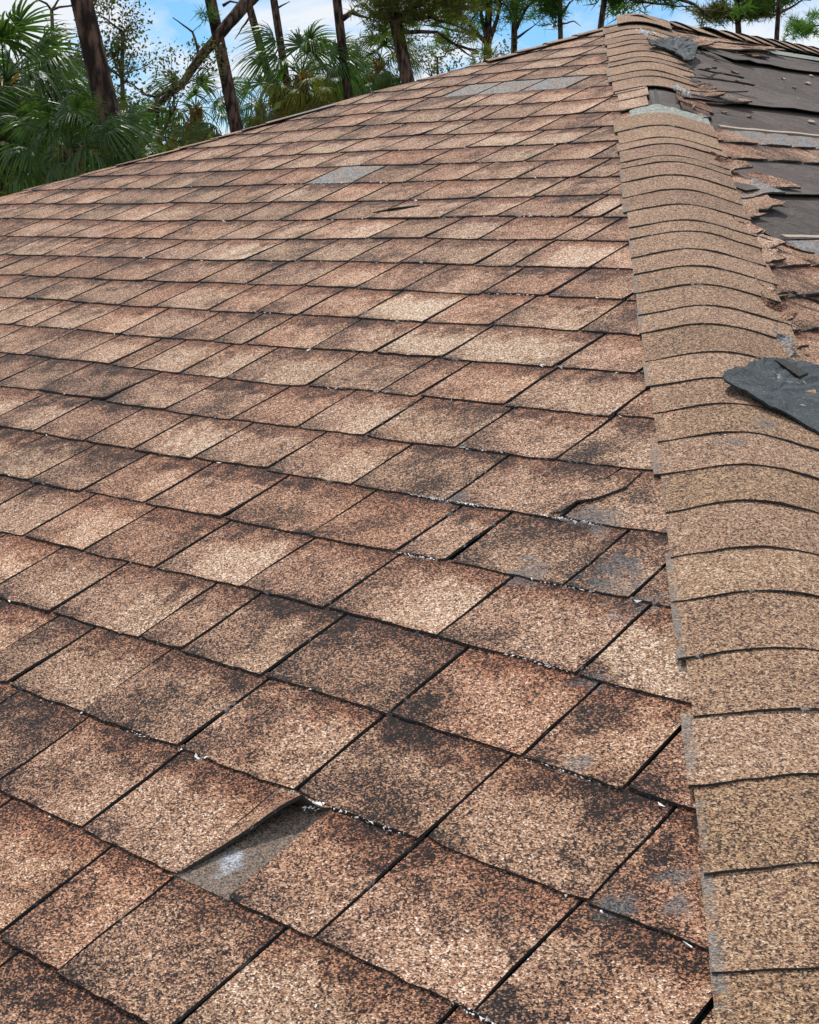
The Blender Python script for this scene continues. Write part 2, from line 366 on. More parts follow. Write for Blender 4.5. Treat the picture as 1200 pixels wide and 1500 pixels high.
# size of each tab in the picture, to choose the ones built singly
def seen(k, a, b):
    c = P((a+b)/2, k+.5)-CAM; q = Rw.T@np.array(c)
    if q[2] > -.1: return 0
    x = 600-2164*q[0]/q[2]; y = 750+2164*q[1]/q[2]
    if not (-60 < x < 1260 and -40 < y < 1560): return 0
    return (b-a)/(q[2]**2)
rank = sorted(range(len(tabs)), key=lambda i: -seen(*tabs[i]))
single = set(i for i in rank[:296] if seen(*tabs[i]) > 0)
field = MB()
for i, (k, a, b) in enumerate(tabs):
    lift = 0
    if k == 13 and a < -17.4 < b: lift = .01
    grey = any(k == kk and x0 < (a+b)/2 < x1 for kk, x0, x1 in BARE)
    if grey: lift = -.012
    if i in single:
        mb = MB(); tab_mesh(mb, k, a, b, True, lift)
        o = mb.build('shingle', [M_GREY if grey else M_SH, M_EDGE], slope)
        if grey: o['label'] = 'shingle worn bare to grey asphalt'
    else:
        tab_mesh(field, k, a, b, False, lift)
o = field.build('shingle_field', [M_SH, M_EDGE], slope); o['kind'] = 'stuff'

# missing piece of tab with its torn sliver curling up beside it
mb = MB()
top = []; bot = []; loc = []
for i, v in enumerate(np.linspace(-.01, 1.03, 5)):
    top.append([P(u, v, und(u, v)+.006-.012*i/4+.006*mnoise.noise((u*9, v*9, 0))) for u in np.linspace(-7.45, -6.87, 6)])
    bot.append([p+Vector((0, 0, -.004)) for p in top[-1]]); loc += [(.5, .5, 1)]*6
slab(mb, top, bot, (.5, .5, 0), loc, 0)
o = mb.build('under_layer', [M_UNDER], slope); o['label'] = 'brown under-layer with a blue grey sealant smear, laid bare where a tab tore off'
def ribbon_piece(name, pts_l, pts_r, hl, hr, mat, parent, nx=5, th=.03, label=None, PF=P, edge=M_EDGE, tone=(.45, .4, .1), wav=0.0):
    """a strip between two edge polylines; hl/hr heights along them, gently arched"""
    mb = MB(); top = []; bot = []; loc = []
    for i, (a, b) in enumerate(zip(pts_l, pts_r)):
        r1 = []; r2 = []
        for j in range(nx):
            s = j/(nx-1); u = a[0]+(b[0]-a[0])*s; v = a[1]+(b[1]-a[1])*s
            h = hl[i]+(hr[i]-hl[i])*s**1.6+wav*mnoise.noise((u*3, v*3, 2.2))
            if PF is P: h += und(u, v)
            r1.append(PF(u, v, h)); r2.append(PF(u, v, h-th)); loc.append((max(0, u-pts_l[-1][0]) if PF is P else s, (v-math.floor(v)) if PF is P else .4, 1))
        top.append(r1); bot.append(r2)
    if PF is not P: top, bot = top, bot
    slab(mb, top, bot, tone, loc)
    o = mb.build(name, [mat, edge], parent)
    if label: o['label'] = label
    return o
ribbon_piece('torn_sliver', [(-7.425, .02), (-7.424, .27), (-7.42, .5), (-7.418, .74), (-7.416, .88), (-7.414, .95), (-7.41, 1.03)], [(-7.40, .02), (-7.305, .27), (-7.215, .5), (-7.11, .74), (-7.03, .88), (-6.93, .93), (-6.87, 1.03)],
             [.02, .018, .012, .008, .004, 0, 0], [.028, .055, .085, .14, .16, .04, .0], M_SH, slope, 6, .03, 'torn triangular sliver of shingle curling up over the gap')
mb = MB()                                                   # white chipped fibre at the head of the tear
for _ in range(16):
    c = P(-6.99+U(-.05, .07), .90+U(-.05, .06), .04); s = U(.002, .005)
    vs_ = [c+Vector((U(-s, s), U(-s, s), U(0, s))) for _ in range(4)]; mb.add(vs_, [(0, 1, 2), (0, 2, 3), (0, 3, 1), (1, 3, 2)])
mb.build('torn_fibre', [M_WHITE], slope, False)
# torn corner near the hip, row 5
ribbon_piece('torn_sliver', [(-7.95, 5.02), (-7.90, 5.2), (-7.87, 5.3), (-7.83, 5.6), (-7.78, 5.95)], [(-7.84, 5.06), (-7.80, 5.25), (-7.66, 5.36), (-7.52, 5.62), (-7.55, 5.95)],
             [.03, .03, .025, .02, .01], [.045, .055, .045, .03, .015], M_SH, slope, 5, .02, 'small torn edge of shingle standing proud beside the hip')
ribbon_piece('torn_sliver', [(-17.75, 13.33), (-17.5, 13.5), (-17.2, 13.72)], [(-17.72, 13.30), (-17.3, 13.42), (-16.95, 13.66)],
             [.02, .03, .02], [.03, .07, .03], M_BLUE, slope, 4, .02, 'thin dark edge of a lifted shingle')
# crumbs of white sealant and bare fibre scattered along the butt joints
mb = MB()
for _ in range(240):
    k = random.choice([0, 1, 1, 2, 3, 3, 4, 5, 5, 6, 6, 7, 7, 8, 9, 10, 11, 12, 13, 14, 15, 17]); lo = hipL(k); hi = hipR(k)-.6
    cl = hi-abs(random.gauss(0, 1))*(hi-lo)*.35 if R() < .6 else U(lo, hi)
    if cl < lo: continue
    s = U(.0012, .003)*(1+.03*k); c = P(cl, k-U(.0, .035), und(cl, k)+.02)
    vs_ = [c+Vector((U(-2*s, 2*s), U(-s, s), U(-s, s))) for _ in range(4)]; mb.add(vs_, [(0, 1, 2), (0, 2, 3), (0, 3, 1), (1, 3, 2)])
for k, ua, ub, cn in ((5, -9.6, -8.6, 150), (5, -8.0, -7.35, 90), (5, -9.0, -8.0, 50), (4, -8.9, -8.4, 60), (4, -7.4, -6.7, 40), (3, -6.9, -6.3, 50), (1, -7.4, -6.2, 60), (0, -5.0, -3.9, 110), (2, -6.0, -5.2, 35), (1, -9.2, -8.2, 40), (7, -12.6, -11.2, 40), (8, -20.4, -19.2, 40), (9, -16.6, -15.4, 40), (10, -12.6, -11.6, 50), (13, -14.4, -13.2, 40), (15, -21.8, -18.4, 80), (6, -9.8, -8.9, 40)):
    for _ in range(int(cn*.65)):
        cl = ua+(ub-ua)*R(); s = U(.0006, .0017)*(1+.02*k); c = P(cl, k-U(.004, .03), und(cl, k)+.022)
        vs_ = [c+Vector((U(-2*s, 2*s), U(-s, s), U(-s, s))) for _ in range(4)]; mb.add(vs_, [(0, 1, 2), (0, 2, 3), (0, 3, 1), (1, 3, 2)])
o = mb.build('sealant_crumbs', [M_WHITE], slope, False); o['kind'] = 'stuff'

# ------------------------------------------------------------------ hip caps
CV = Vector((-K, 1, 0)).normalized()          # hip direction in slope coordinates
C0 = (-7.13, 7.1)
WN = P(0, 0, 0)
def hip_frame(s):                             # world point on the crest at s (courses along the hip)
    return P(C0[0]+CV.x*s, C0[1]+CV.y*s)
cdir = (hip_frame(1)-hip_frame(0)).normalized()
Lp = (P(-CV.y, CV.x)-P(0, 0)).normalized()    # across the hip, down the near slope
NL = (P(0, 0, 1)-P(0, 0, 0)).normalized()
Rp = cdir.cross(NR).normalized()
if Rp.z > 0: Rp = -Rp
NC = (NL+NR).normalized()
def cap_profile(x, half=.42):                 # x<0 near slope, x>0 torn slope, in courses
    if x <= -half: return Lp*(-x), NL
    if x >= half: return Rp*x, NR
    t = (x+half)/(2*half); a = Lp*half; b = Rp*half
    p = a*(1-t)**2+b*t**2
    n = (NL*(1-t)+NR*t).normalized()
    return p, n
def cap_piece(name, s0, s1, wl, wr, frame, parent, mat, h0=.066, h1=.045, th=.022, prof=cap_profile, direction=None, label=None, ragged=0, tone=None, sq=0, nx=17):
    mb = MB(); top = []; bot = []; loc = []
    jl = U(-.045, .045); jr = U(-.035, .035); seed = R()*90
    for i, t in enumerate((0, .5, 1)):
        s = s0+(s1-s0)*t; r1 = []; r2 = []
        for j in range(nx):
            q = j/(nx-1); x = -(wl+jl)+(wl+jl+wr+jr)*q
            p, n = prof(x)
            ss = s+(U(-.008, .008)+.03*mnoise.noise((x*1.3, s0*3, seed)) if i == 0 else 0)+sq*(abs(x))*.1
            if ragged and i == 2: ss += ragged*mnoise.noise((x*4, 3, seed))
            h = (h0+(h1-h0)*t)+.045*max(0, x-.3)*(0 if prof is not cap_profile else 1)+.012*mnoise.noise((x*2.2, s, seed))
            c = frame(ss)+(p+n*h)*E
            r1.append(c); r2.append(c-n*th*E); loc.append((x+wl, t, 1))
        top.append(r1); bot.append(r2)
    slab(mb, top, bot, tone or (min(1, max(0, random.gauss(.5, .28))), R(), 0), loc)
    o = mb.build(name, [mat, M_EDGE], parent)
    if label: o['label'] = label
    return o
LOWER = [13.16, 12.24, 11.74, 10.93, 10.52, 9.67, 8.8, 7.99, 7.17, 6.62, 5.78, 5.06, 4.33, 3.54, 2.89, 2.01, 1.27, .58, -.13, -.86, -1.61, -2.44, -3.15, -3.95, -4.72, -5.44, -6.29, -7.09]
s = -7.09
while hip_frame(s).z > P(0, VE).z+.1: s -= .77; LOWER.append(s)
UPPER = [23.65, 22.9, 22.13, 21.59, 20.6, 19.9, 19.34, 18.35, 17.7, 16.67]
def caps(lst, topend):
    up = topend
    for s0 in lst:
        cap_piece('hip_cap', s0, min(up+.12, s0+1.15), .87, .94, hip_frame, house, M_CAP); up = s0
caps(LOWER, 14.15); caps(UPPER, 24.6)
cap_piece('hip_cap', 24.3, 25.6, .55, .80, hip_frame, house, M_CAP, .13, .12)
cap_piece('cap_headlap', 13.9, 15.0, .62, .92, hip_frame, house, M_HEAD, .045, .035, label='grey green upper half of a hip cap laid bare where the cap above blew off', ragged=.5)
# bare hip crest between the two runs of caps: felt strip, cut tab ends on both sides
cap_piece('felt_strip', 14.7, 17.6, .16, .40, hip_frame, house, M_FELT, .0, .0, label='dark felt folded over the bare hip', nx=11)
for s0, s1, w0, w1 in ((14.9, 15.85, .22, .75), (15.8, 16.6, .17, .75), (16.5, 17.3, .2, .8)):
    mb = MB(); top = []; bot = []; loc = []
    for s_, in ((s0,), ((s0+s1)/2,), (s1,)):
        r1 = []; r2 = []
        for j in range(6):
            x = -(w1+(w0-w1)*j/5); p, n = cap_profile(x, .1); c = hip_frame(s_)+(p+n*(.05-.02*(s_-s0)))*E; r1.append(c); r2.append(c-n*.03*E); loc.append((.8, .35, 1))
        top.append(r1); bot.append(r2)
    slab(mb, top, bot, (.75, .2, .6), loc); mb.build('shingle', [M_SH, M_EDGE], house)
for s0, s1, w0, w1, mt in ((14.95, 15.7, .42, 1.0, M_CAP), (15.65, 16.3, .38, 1.1, M_CAP), (16.25, 17.2, .4, 1.0, M_SH)):
    mb = MB(); top = []; bot = []; loc = []
    for s_ in (s0, (s0+s1)/2, s1):
        r1 = []; r2 = []
        for j in range(6):
            x = w0+(w1-w0)*j/5; p, n = cap_profile(x, .1); c = hip_frame(s_+U(-.04, .04))+(p+n*(.06-.02*(s_-s0)))*E; r1.append(c); r2.append(c-n*.03*E); loc.append((.3, .9, 1))
        top.append(r1); bot.append(r2)
    slab(mb, top, bot, (.55, .2, 0), loc); o = mb.build('torn_shingle', [M_SH, M_EDGE], house)

# left hip caps: low, partly gone
LH = lambda s: P(PKU-K*s/math.hypot(K, 1), PKV-s/math.hypot(K, 1))
ld = (LH(0)-LH(1)).normalized()
Nl2 = Vector((-.42700, 0, .90425))
Lin = (P(K, -0)-P(0, 0)).normalized(); Lin = (P(1/math.hypot(K, 1), -K/math.hypot(K, 1))-P(0, 0)).normalized()
Lout = ld.cross(Nl2).normalized()
if Lout.z > 0: Lout = -Lout
def profL(x, half=.3):
    if x <= -half: return Lout*(-x), Nl2
    if x >= half: return Lin*x, NL
    t = (x+half)/(2*half)
    return Lout*half*(1-t)**2+Lin*half*t**2, (Nl2*(1-t)+NL*t).normalized()
s = .2
lh = []
while s < 46:
    lh.append(s+.77); s += .77
for s0 in lh:
    if 4.6 < s0 < 9.3: continue
    wr = .48 if s0 < 5 else .34
    cap_piece('hip_cap', s0, s0-.95, .8, wr+U(-.04, .04), LH, house, M_CAP, .075 if s0 < 5 else .05, .04 if s0 < 5 else .02, prof=profL, nx=9)
cap_piece('hip_cap', 9.6, 7.9, .5, .42, LH, house, M_GREY, .06, .05, prof=profL, nx=9, label='grey weathered cap lying loose along the far hip')
# ridge caps and peak
Dl = Vector((-.90425, 0, -.42700)).normalized(); Nl = Vector((-.42700, 0, .90425)).normalized()
RF = lambda s: PK+WY*(s*E)
def profR(x, half=.3):
    if x <= -half: return Dl*(-x), Nl
    if x >= half: return DR*x, NR
    t = (x+half)/(2*half)
    return Dl*half*(1-t)**2+DR*half*t**2, (Nl*(1-t)+NR*t).normalized()
s = -.15; i = 0
while s < RIDGE:
    if R() < .93: cap_piece('ridge_cap', s, s+1.0, .9, .86 if s > 1 else .7, RF, house, M_CAP, .14, .075, prof=profR, nx=11)
    s += .80; i += 1

# ------------------------------------------------------------------ torn slope
mb = MB(); BB = np.linspace(0, b_e, 30); rows = []
for b in BB:
    rows.append([Q(hipa(b)+(RIDGE+3-hipa(b))*t, b, -.05+.03*mnoise.noise((t*20, b*.5, 0))) for t in np.linspace(0, 1, 26)])
nc = 26
mb.add([p for r in rows for p in r], [(i*nc+j, (i+1)*nc+j, (i+1)*nc+j+1, i*nc+j+1) for i in range(29) for j in range(nc-1)], 0)
torn = mb.build('roof_slope', [M_FELT], house, False)
torn['label'] = 'torn roof slope beyond the hip, most of its shingles gone down to dark felt'
def felt(b0, b1, a0f, a1, hb=.10, wob=.12, seed=0, label=None):
    mb = MB(); nx = 46; top = []; bot = []; loc = []
    for i, t in enumerate((0, .33, .66, 1)):
        r1 = []; r2 = []
        for j in range(nx):
            q = j/(nx-1); b = b0+(b1-b0)*(1-t); a0 = max(a0f, hipa(b)+.8); a = a0+(a1-a0)*q**1.5
            b = b+(wob*mnoise.noise((a*.5, seed, 3)) if i == 0 else 0)
            n = .0+(hb*(.6+.9*abs(mnoise.noise((a*.7, seed, 9)))) if i == 0 else .03*(1-t))+.012*mnoise.noise((a*1.5, b*2, seed))
            r1.append(Q(a, b, n)); r2.append(Q(a, b, n-.018)); loc.append((0, 0, 1))
        top.append(r1); bot.append(r2)
    slab(mb, top, bot, (.5, .5, 0), loc, 1); o = mb.build('felt_sheet', [M_FELT, M_DARK], torn, True)
    if label: o['label'] = label
    return o
felt(.9, 2.9, .2, 62, .12, .22, 1)
felt(2.2, 6.3, -6.9, 62, .15, .12, 2)
felt(6.1, 7.75, -8.2, 62, .02, .03, 3)
felt(9.1, 10.73, -11.2, 62, .12, .03, 4)
felt(10.6, 12.25, -12.6, 62, .03, .03, 5)

def rtab(b0, a0, a1, h=None, tone=None, mat=M_SH, ragged=0, lift=0, name='shingle', exp=.80, parent=None, clip=1.05):
    """one tab of the torn slope: butt at b0, reaching up to b0-exp"""
    mb = MB(); top = []; bot = []; loc = []; nx = 7; seed = R()*99
    T = .05 if h is None else h
    for i, t in enumerate((0, .12, .25, .38, .5, .65, .8, 1) if ragged else (0, .4, 1)):
        r1 = []; r2 = []
        b = b0-t*exp*1.05
        A = max(a0+.015, hipa(b)+clip); B = a1-.015
        if ragged: B += ragged*(.6*mnoise.noise((b*3.7, seed, 1))+.55*mnoise.noise((b*15, seed, 1)))
        if B < A+.05: B = A+.05
        for j in range(nx):
            q = j/(nx-1); a = A+(B-A)*q
            bb = b+(U(-.012, .012) if i == 0 else 0)+(.25*ragged*mnoise.noise((a*4, seed, 7)) if ragged and i == 0 else 0)
            n = T*(1-t)*(.3+.7*min(1, q*2.5))+.006+lift*max(0, q-.25)**1.5*(1-.5*t)+(.05*mnoise.noise((a*3.1, bb*4, seed))*min(1, q*2) if ragged else 0)
            r1.append(Q(a, bb, n)); r2.append(Q(a, bb, n-.034)); loc.append((a-a0, t*1.0, 1))
        top.append(r1); bot.append(r2)
    slab(mb, top, bot, tone or (min(1, max(0, random.gauss(.55, .18))), U(.2, .7), U(0, .7)), loc)
    return mb
cnt = [0]
# full rows that survive: rows just under the big bare patch, and all rows from b=12.9 down
fieldR = MB()
def row(b0, a_start, a_end, mats=None, stuff_from=4.0, grey_from=None):
    a = a_start
    while a < a_end:
        w_ = random.choice((1.2, 1.1, .95, 1.25, .6))
        if a+w_ < hipa(b0)+1.45: a += w_; continue
        mb = rtab(b0, a, a+w_, mat=M_SH)
        if a < stuff_from and cnt[0] < 230:
            g_ = grey_from is not None and a+.3 > grey_from
            o = mb.build('shingle', [M_GREY if g_ else M_SH, M_EDGE], torn); cnt[0] += 1
            if g_: o['label'] = 'shingle headlap of bare grey granules under a missing course'
        else:
            base = len(fieldR.v); fieldR.v += mb.v; fieldR.f += [tuple(i+base for i in f) for f in mb.f]; fieldR.m += mb.m; fieldR.tone += mb.tone; fieldR.loc += mb.loc
        a += w_
row(8.42, hipa(8.42)+.5, 30, grey_from=-7.3); row(9.2, hipa(9.2)+.5, 30)
row(13.07, hipa(13.07)+.5, 30, grey_from=-12.6)
b = 13.87; 
while b < b_e+.2:
    row(b, hipa(b)+.5, 30 if b < 24 else 20, stuff_from=hipa(b)+9); b += .79
for bb in (.78,): row(bb, .4, 60, stuff_from=14)
o = fieldR.build('shingle_field', [M_SH, M_EDGE], torn); o['kind'] = 'stuff'
# pale torn paper lines on top of the rows whose upper course is gone
for b_, a0, a1 in ((7.6, -7.4, 30), (12.14, -12.3, 30)):
    mb = MB(); nx = 60; top = []; bot = []; loc = []
    for t in (0, 1):
        r1 = []; r2 = []
        for j in range(nx):
            a = a0+(a1-a0)*(j/(nx-1))**1.6; bb = b_+.08*(1-t)+.05*mnoise.noise((a*.7, b_, 0)); n = .03+.03*abs(mnoise.noise((a, 2, b_)))
            r1.append(Q(a, bb, n)); r2.append(Q(a, bb, n-.03)); loc.append((0, 0, 1))
        top.append(r1); bot.append(r2)
    slab(mb, top, bot, (.5, .5, 0), loc, 0); o = mb.build('torn_edge_strip', [M_FIB], torn, True); o['label'] = 'pale torn strip of shingle fibre along the felt'
# ragged stubs of shingle left along the hip
def stub(b0, a1, lift=.1, mat=None, rag=.5, exp=.75, label=None, tone=None, clip=1.0):
    mb = rtab(b0, hipa(b0)+.4, a1, ragged=rag, lift=lift, exp=exp, clip=clip, tone=tone)
    o = mb.build('torn_shingle', [mat or M_SH, M_EDGE], torn)
    if label: o['label'] = label
for b0, a1, lf, mt in ((1.9, .9, .25, None), (2.35, -.1, .35, None), (3.1, -1.6, .2, None), (4.3, -3.6, .15, M_DARK), (5.15, -4.6, .1, M_DARK), (5.65, -4.7, .2, None), (6.1, -4.9, .25, None),
                       (6.35, -4.35, .18, None), (6.9, -7.2, .1, None), (7.35, -7.3, .08, M_GREY),
                       (9.95, -10.0, .28, None), (10.55, -9.3, .15, None), (10.9, -10.3, .2, M_GREY), (11.35, -11.0, .2, None), (11.6, -11.9, .1, None),
                       (12.2, -13.0, .16, None), (12.6, -13.0, .12, None), (13.0, -13.5, .1, None), (13.9, -15.2, .12, None), (14.5, -15.8, .2, None), (15.2, -16.9, .2, M_GREY), (15.1, -16.6, .1, None)):
    stub(b0, a1, lf, mt)
# long strips of tabs hanging off under the ridge
for b0, a0, a1, lf, mt in ((1.15, -.6, 5.2, .05, None), (1.55, .3, 4.6, .25, None), (1.95, .1, 3.1, .3, None), (2.15, 1.5, 3.0, .1, None), (1.45, 2.4, 12, .03, M_HEAD), (1.5, 12, 40, .03, M_HEAD), (1.72, 4.2, 26, .08, M_FIB)):
    mb = rtab(b0, a0, a1, ragged=.35 if a1 < 6 else .1, lift=lf, exp=.45 if mt is not M_FIB else .1, clip=.2)
    o = mb.build('torn_shingle', [mt or M_SH, M_EDGE], torn)
# thin curling splinters
def splinter(a0, b0, a1, b1, w, h0, h1, mat=M_FIB, name='torn_splinter'):
    L_ = [(a0+(a1-a0)*t, b0+(b1-b0)*t+.12*mnoise.noise((t*3, a0, b0))) for t in np.linspace(0, 1, 7)]
    ribbon_piece(name, [(x, y-w*(1-.6*i/6)) for i, (x, y) in enumerate(L_)], L_, [h0+(h1-h0)*t for t in np.linspace(0, 1, 7)], [h0+.03+(h1-h0)*t for t in np.linspace(0, 1, 7)], mat, torn, 3, .02, None, Q)
for a_ in ((-6.35, 6.0, -4.4, 6.2, .12, .12, .3), (-5.2, 5.3, -3.0, 5.45, .08, .2, .25), (-3.3, 4.25, -1.9, 4.55, .07, .1, .12), (-3.2, 4.3, -2.2, 4.0, .03, .15, .1), (-13.25, 12.35, -12.75, 13.0, .16, .08, .12),
           (-14.9, 13.9, -14.6, 14.5, .06, .1, .12), (-.6, 2.5, .8, 2.9, .1, .15, .25)):
    splinter(*a_)

# ---- torn pieces lying over the caps (things of their own)
def sheet_thing(name, pts, heights, mat, label, cat, th=.03, slot=None, bump=.05, extra=None):
    """an irregular flat piece on the torn slope, filled as a fan grid from its centre line"""
    import mathutils.geometry as mg
    poly = [Vector((a, b, 0)) for a, b in pts]
    # ring subdivision: outline + two inner rings + centre
    c = sum(poly, Vector())/len(poly)
    ol = []
    for i in range(len(poly)):
        p, q = poly[i], poly[(i+1) % len(poly)]; n_ = max(1, int((q-p).length/.06))
        for j in range(n_):
            w_ = p.lerp(q, j/n_); ol.append(w_+Vector((U(-.022, .022), U(-.018, .018), 0)))
    rings = [1, .86, .66, .42, .2]
    org = Q(c.x, c.y, 0)
    def H(p, f): return heights(p.x, p.y)+bump*mnoise.noise((p.x*2.6, p.y*2.6, 4.4))+bump*.5*mnoise.noise((p.x*8, p.y*8, 1))
    vs_ = []; n = len(ol)
    for side in (0, 1):
        for f in rings:
            for p in ol:
                w_ = c.lerp(p, f); vs_.append(Q(w_.x, w_.y, H(w_, f)-side*th)-org)
        vs_.append(Q(c.x, c.y, H(c, 0)-side*th)-org)
    fs = []; st = len(rings)*n+1
    for side in (0, 1):
        o_ = side*st
        for r in range(len(rings)-1):
            for j in range(n):
                f_ = (o_+r*n+j, o_+r*n+(j+1) % n, o_+(r+1)*n+(j+1) % n, o_+(r+1)*n+j); fs.append(f_ if side else f_[::-1])
        for j in range(n):
            f_ = (o_+(len(rings)-1)*n+j, o_+(len(rings)-1)*n+(j+1) % n, o_+st-1); fs.append(f_ if side else f_[::-1])
    for j in range(n): fs.append((j, (j+1) % n, st+(j+1) % n, st+j))
    me = bpy.data.meshes.new(name); me.from_pydata([tuple(v) for v in vs_], [], fs); me.materials.append(mat)
    o = link(name, me, None, org); props(o, label=label, category=cat)
    return o, org
F1 = [(-18.76, 15.38), (-18.43, 15.31), (-18.27, 15.35), (-17.9, 15.22), (-17.52, 15.25), (-17.22, 15.31), (-16.95, 15.41), (-16.92, 15.63), (-17.5, 16.15), (-18.3, 16.7), (-18.75, 16.58), (-18.74, 16.46), (-18.74, 16.3), (-18.8, 16.2), (-18.85, 16.03), (-18.87, 15.89), (-18.84, 15.72), (-18.85, 15.58), (-18.83, 15.46)]
flap, forg = sheet_thing('shingle_piece', F1, lambda a, b: .13+.10*max(0, (a-hipa(b)-.7))*0-.025, M_BLUE, 'large torn blue grey shingle piece lying upside down across the lower hip caps', 'shingle scrap', .022, bump=.035)
mb = MB()
sl = [Q(a, b, n) for a, b, n in ((-17.60, 15.30, .128), (-17.42, 15.31, .128), (-17.40, 15.62, .128), (-17.66, 15.66, .128))]
sb = [p-NR*.002 for p in sl]
slm = MB(); slm.add(sl+sb, [(3, 2, 1, 0), (4, 5, 6, 7), (0, 1, 5, 4), (1, 2, 6, 5), (2, 3, 7, 6), (3, 0, 4, 7)])
so_ = link('dark_slot_strip', slm.mesh('dark_slot_strip', [M_DARK], False, forg), flap)  # added thin dark strip, standing in for the dark slot cut in the piece
F2 = [(-3.26, 2.67), (-2.54, 2.46), (-1.61, 2.29), (-1.23, 2.42), (-1.37, 2.75), (-1.9, 3.1), (-2.42, 3.47), (-2.85, 3.7), (-3.19, 3.87), (-3.36, 3.86), (-3.18, 3.48), (-3.06, 3.05), (-3.45, 2.94)]
sheet_thing('shingle_piece', F2, lambda a, b: .17+.12*max(0, a+2.4), M_BLUE, 'small dark blue grey torn shingle piece lying near the roof peak', 'shingle scrap', .03, bump=.06)
# small scraps lying on the felt
for i, (a, b) in enumerate([(-1.08, 3.76), (1.2, 3.74), (2.22, 3.86), (.6, 4.43), (-.57, 5.31), (-2.57, 6.83), (-6.01, 6.79), (-5.2, 6.89), (3.64, 3.11), (-.66, 2.96), (-1.97, 4.44), (-1.74, 6.02), (4.6, 3.9)]):
    mb = MB(); r = U(.06, .15); n_ = 7; an = U(0, 6.28)
    pt = [(a+r*1.5*math.cos(t+an)*U(.6, 1.1), b+r*.55*math.sin(t+an)*U(.6, 1.1)) for t in np.linspace(0, 6.28, n_, False)]
    org = Q(a, b, .03); hh = [U(.0, .04) for _ in pt]
    top = [Q(x, y, .03+h)-org for (x, y), h in zip(pt, hh)]; bot = [Q(x, y, .01+h)-org for (x, y), h in zip(pt, hh)]
    mb.add(top+bot, [tuple(range(n_))[::-1], tuple(range(n_, 2*n_))]+[(j, (j+1) % n_, n_+(j+1) % n_, n_+j) for j in range(n_)])
    o = link('shingle_crumb', mb.mesh('shingle_crumb', [M_FIB if i % 3 else M_SH], True), None, org)
    props(o, label='small pale crumb of torn shingle lying on the dark felt', category='shingle scrap', group='crumbs of shingle on the felt')
mb = MB()
for _ in range(22):
    c = Q(-6.98+U(-.09, .09), 6.25+U(-.12, .25), .22); s = U(.004, .010)
    vs_ = [c+Vector((U(-s, s), U(-s, s), U(-s, s)*1.6)) for _ in range(4)]; mb.add([v-Q(-7, 6.25, .1) for v in vs_], [(0, 1, 2), (0, 2, 3), (0, 3, 1), (1, 3, 2)])
o = link('sealant_blob', mb.mesh('sealant_blob', [M_WHITE], False), None, Q(-7, 6.25, .1)); props(o, label='white crumbly sealant lump at the end of the upper hip caps', category='sealant')
mb = MB()
for _ in range(26):
    c = Q(-2.6+U(-.35, .25), 2.2+U(-.1, .12), .22); s = U(.004, .012)
    vs_ = [c+Vector((U(-s, s), U(-s, s), U(-s, s))) for _ in range(4)]; mb.add([v-Q(-2.6, 2.2, .1) for v in vs_], [(0, 1, 2), (0, 2, 3), (0, 3, 1), (1, 3, 2)])
o = link('sealant_blob', mb.mesh('sealant_blob', [M_WHITE], False), None, Q(-2.6, 2.2, .1)); props(o, label='pale sealant crumbs beside the small blue grey scrap near the peak', category='sealant')

# ------------------------------------------------------------------ the rest of the house
def face(name, pts, mat, parent=house, label=None):
    mb = MB(); mb.add(pts, [tuple(range(len(pts)))]); return mb.build(name, [mat], parent, True)
bl = lambda a, b: PK+(WY*a+Dl*b)*E
face('roof_slope', [bl(0, 0), bl(RIDGE, 0), bl(RIDGE+1.2*b_e, b_e), bl(-1.2018*b_e, b_e)], M_SH)['label'] = 'far roof slope on the other side of the ridge'
face('roof_slope', [bl(RIDGE, 0), bl(RIDGE+1.2*b_e, b_e), Q(RIDGE+1.2*b_e, b_e)], M_SH)['label'] = 'back hip-end roof slope'
face('roof_slope', [Q(RIDGE, 0, -.02), Q(RIDGE, b_e, -.02), Q(RIDGE+1.2*b_e, b_e, -.02)], M_SH)['label'] = 'back corner of the torn roof slope'
ze = P(0, VE).z
x0, x1 = hipL(VE)*E, hipR(VE)*E; y0 = P(0, VE).y; y1 = Q(RIDGE+1.2*b_e, b_e).y
def box(mb, a, b, mi=0):
    (ax, ay, az), (bx, by, bz) = a, b
    mb.add([(ax, ay, az), (bx, ay, az), (bx, by, az), (ax, by, az), (ax, ay, bz), (bx, ay, bz), (bx, by, bz), (ax, by, bz)],
           [(0, 3, 2, 1), (4, 5, 6, 7), (0, 1, 5, 4), (1, 2, 6, 5), (2, 3, 7, 6), (3, 0, 4, 7)], mi)
mb = MB()
for a, b in (((x0-.02, y0-.03, ze-.17), (x1+.02, y0-.005, ze-.01)), ((x0-.02, y1+.005, ze-.17), (x1+.02, y1+.03, ze-.01)), ((x0-.03, y0, ze-.17), (x0-.005, y1, ze-.01)), ((x1+.005, y0, ze-.17), (x1+.03, y1, ze-.01))): box(mb, a, b)
mb.build('fascia', [M_FASC], house, False)
mb = MB(); box(mb, (x0, y0, ze-.19), (x1, y1, ze-.175)); mb.build('soffit', [M_FASC], house, False)
mb = MB(); box(mb, (x0+.5, y0+.5, 0), (x1-.5, y1-.5, ze-.195)); mb.build('wall', [M_WALL], house, False)
for xx in (x0+2.2, x1-2.2):
    mb = MB(); box(mb, (xx-.6, y0+.46, .9), (xx+.6, y0+.497, 2.1)); w_ = mb.build('window', [M_FASC], house, False)
    mb = MB(); box(mb, (xx-.54, y0+.45, .96), (xx+.54, y0+.457, 2.04)); o = mb.build('pane', [M_GLASS], w_, False); 

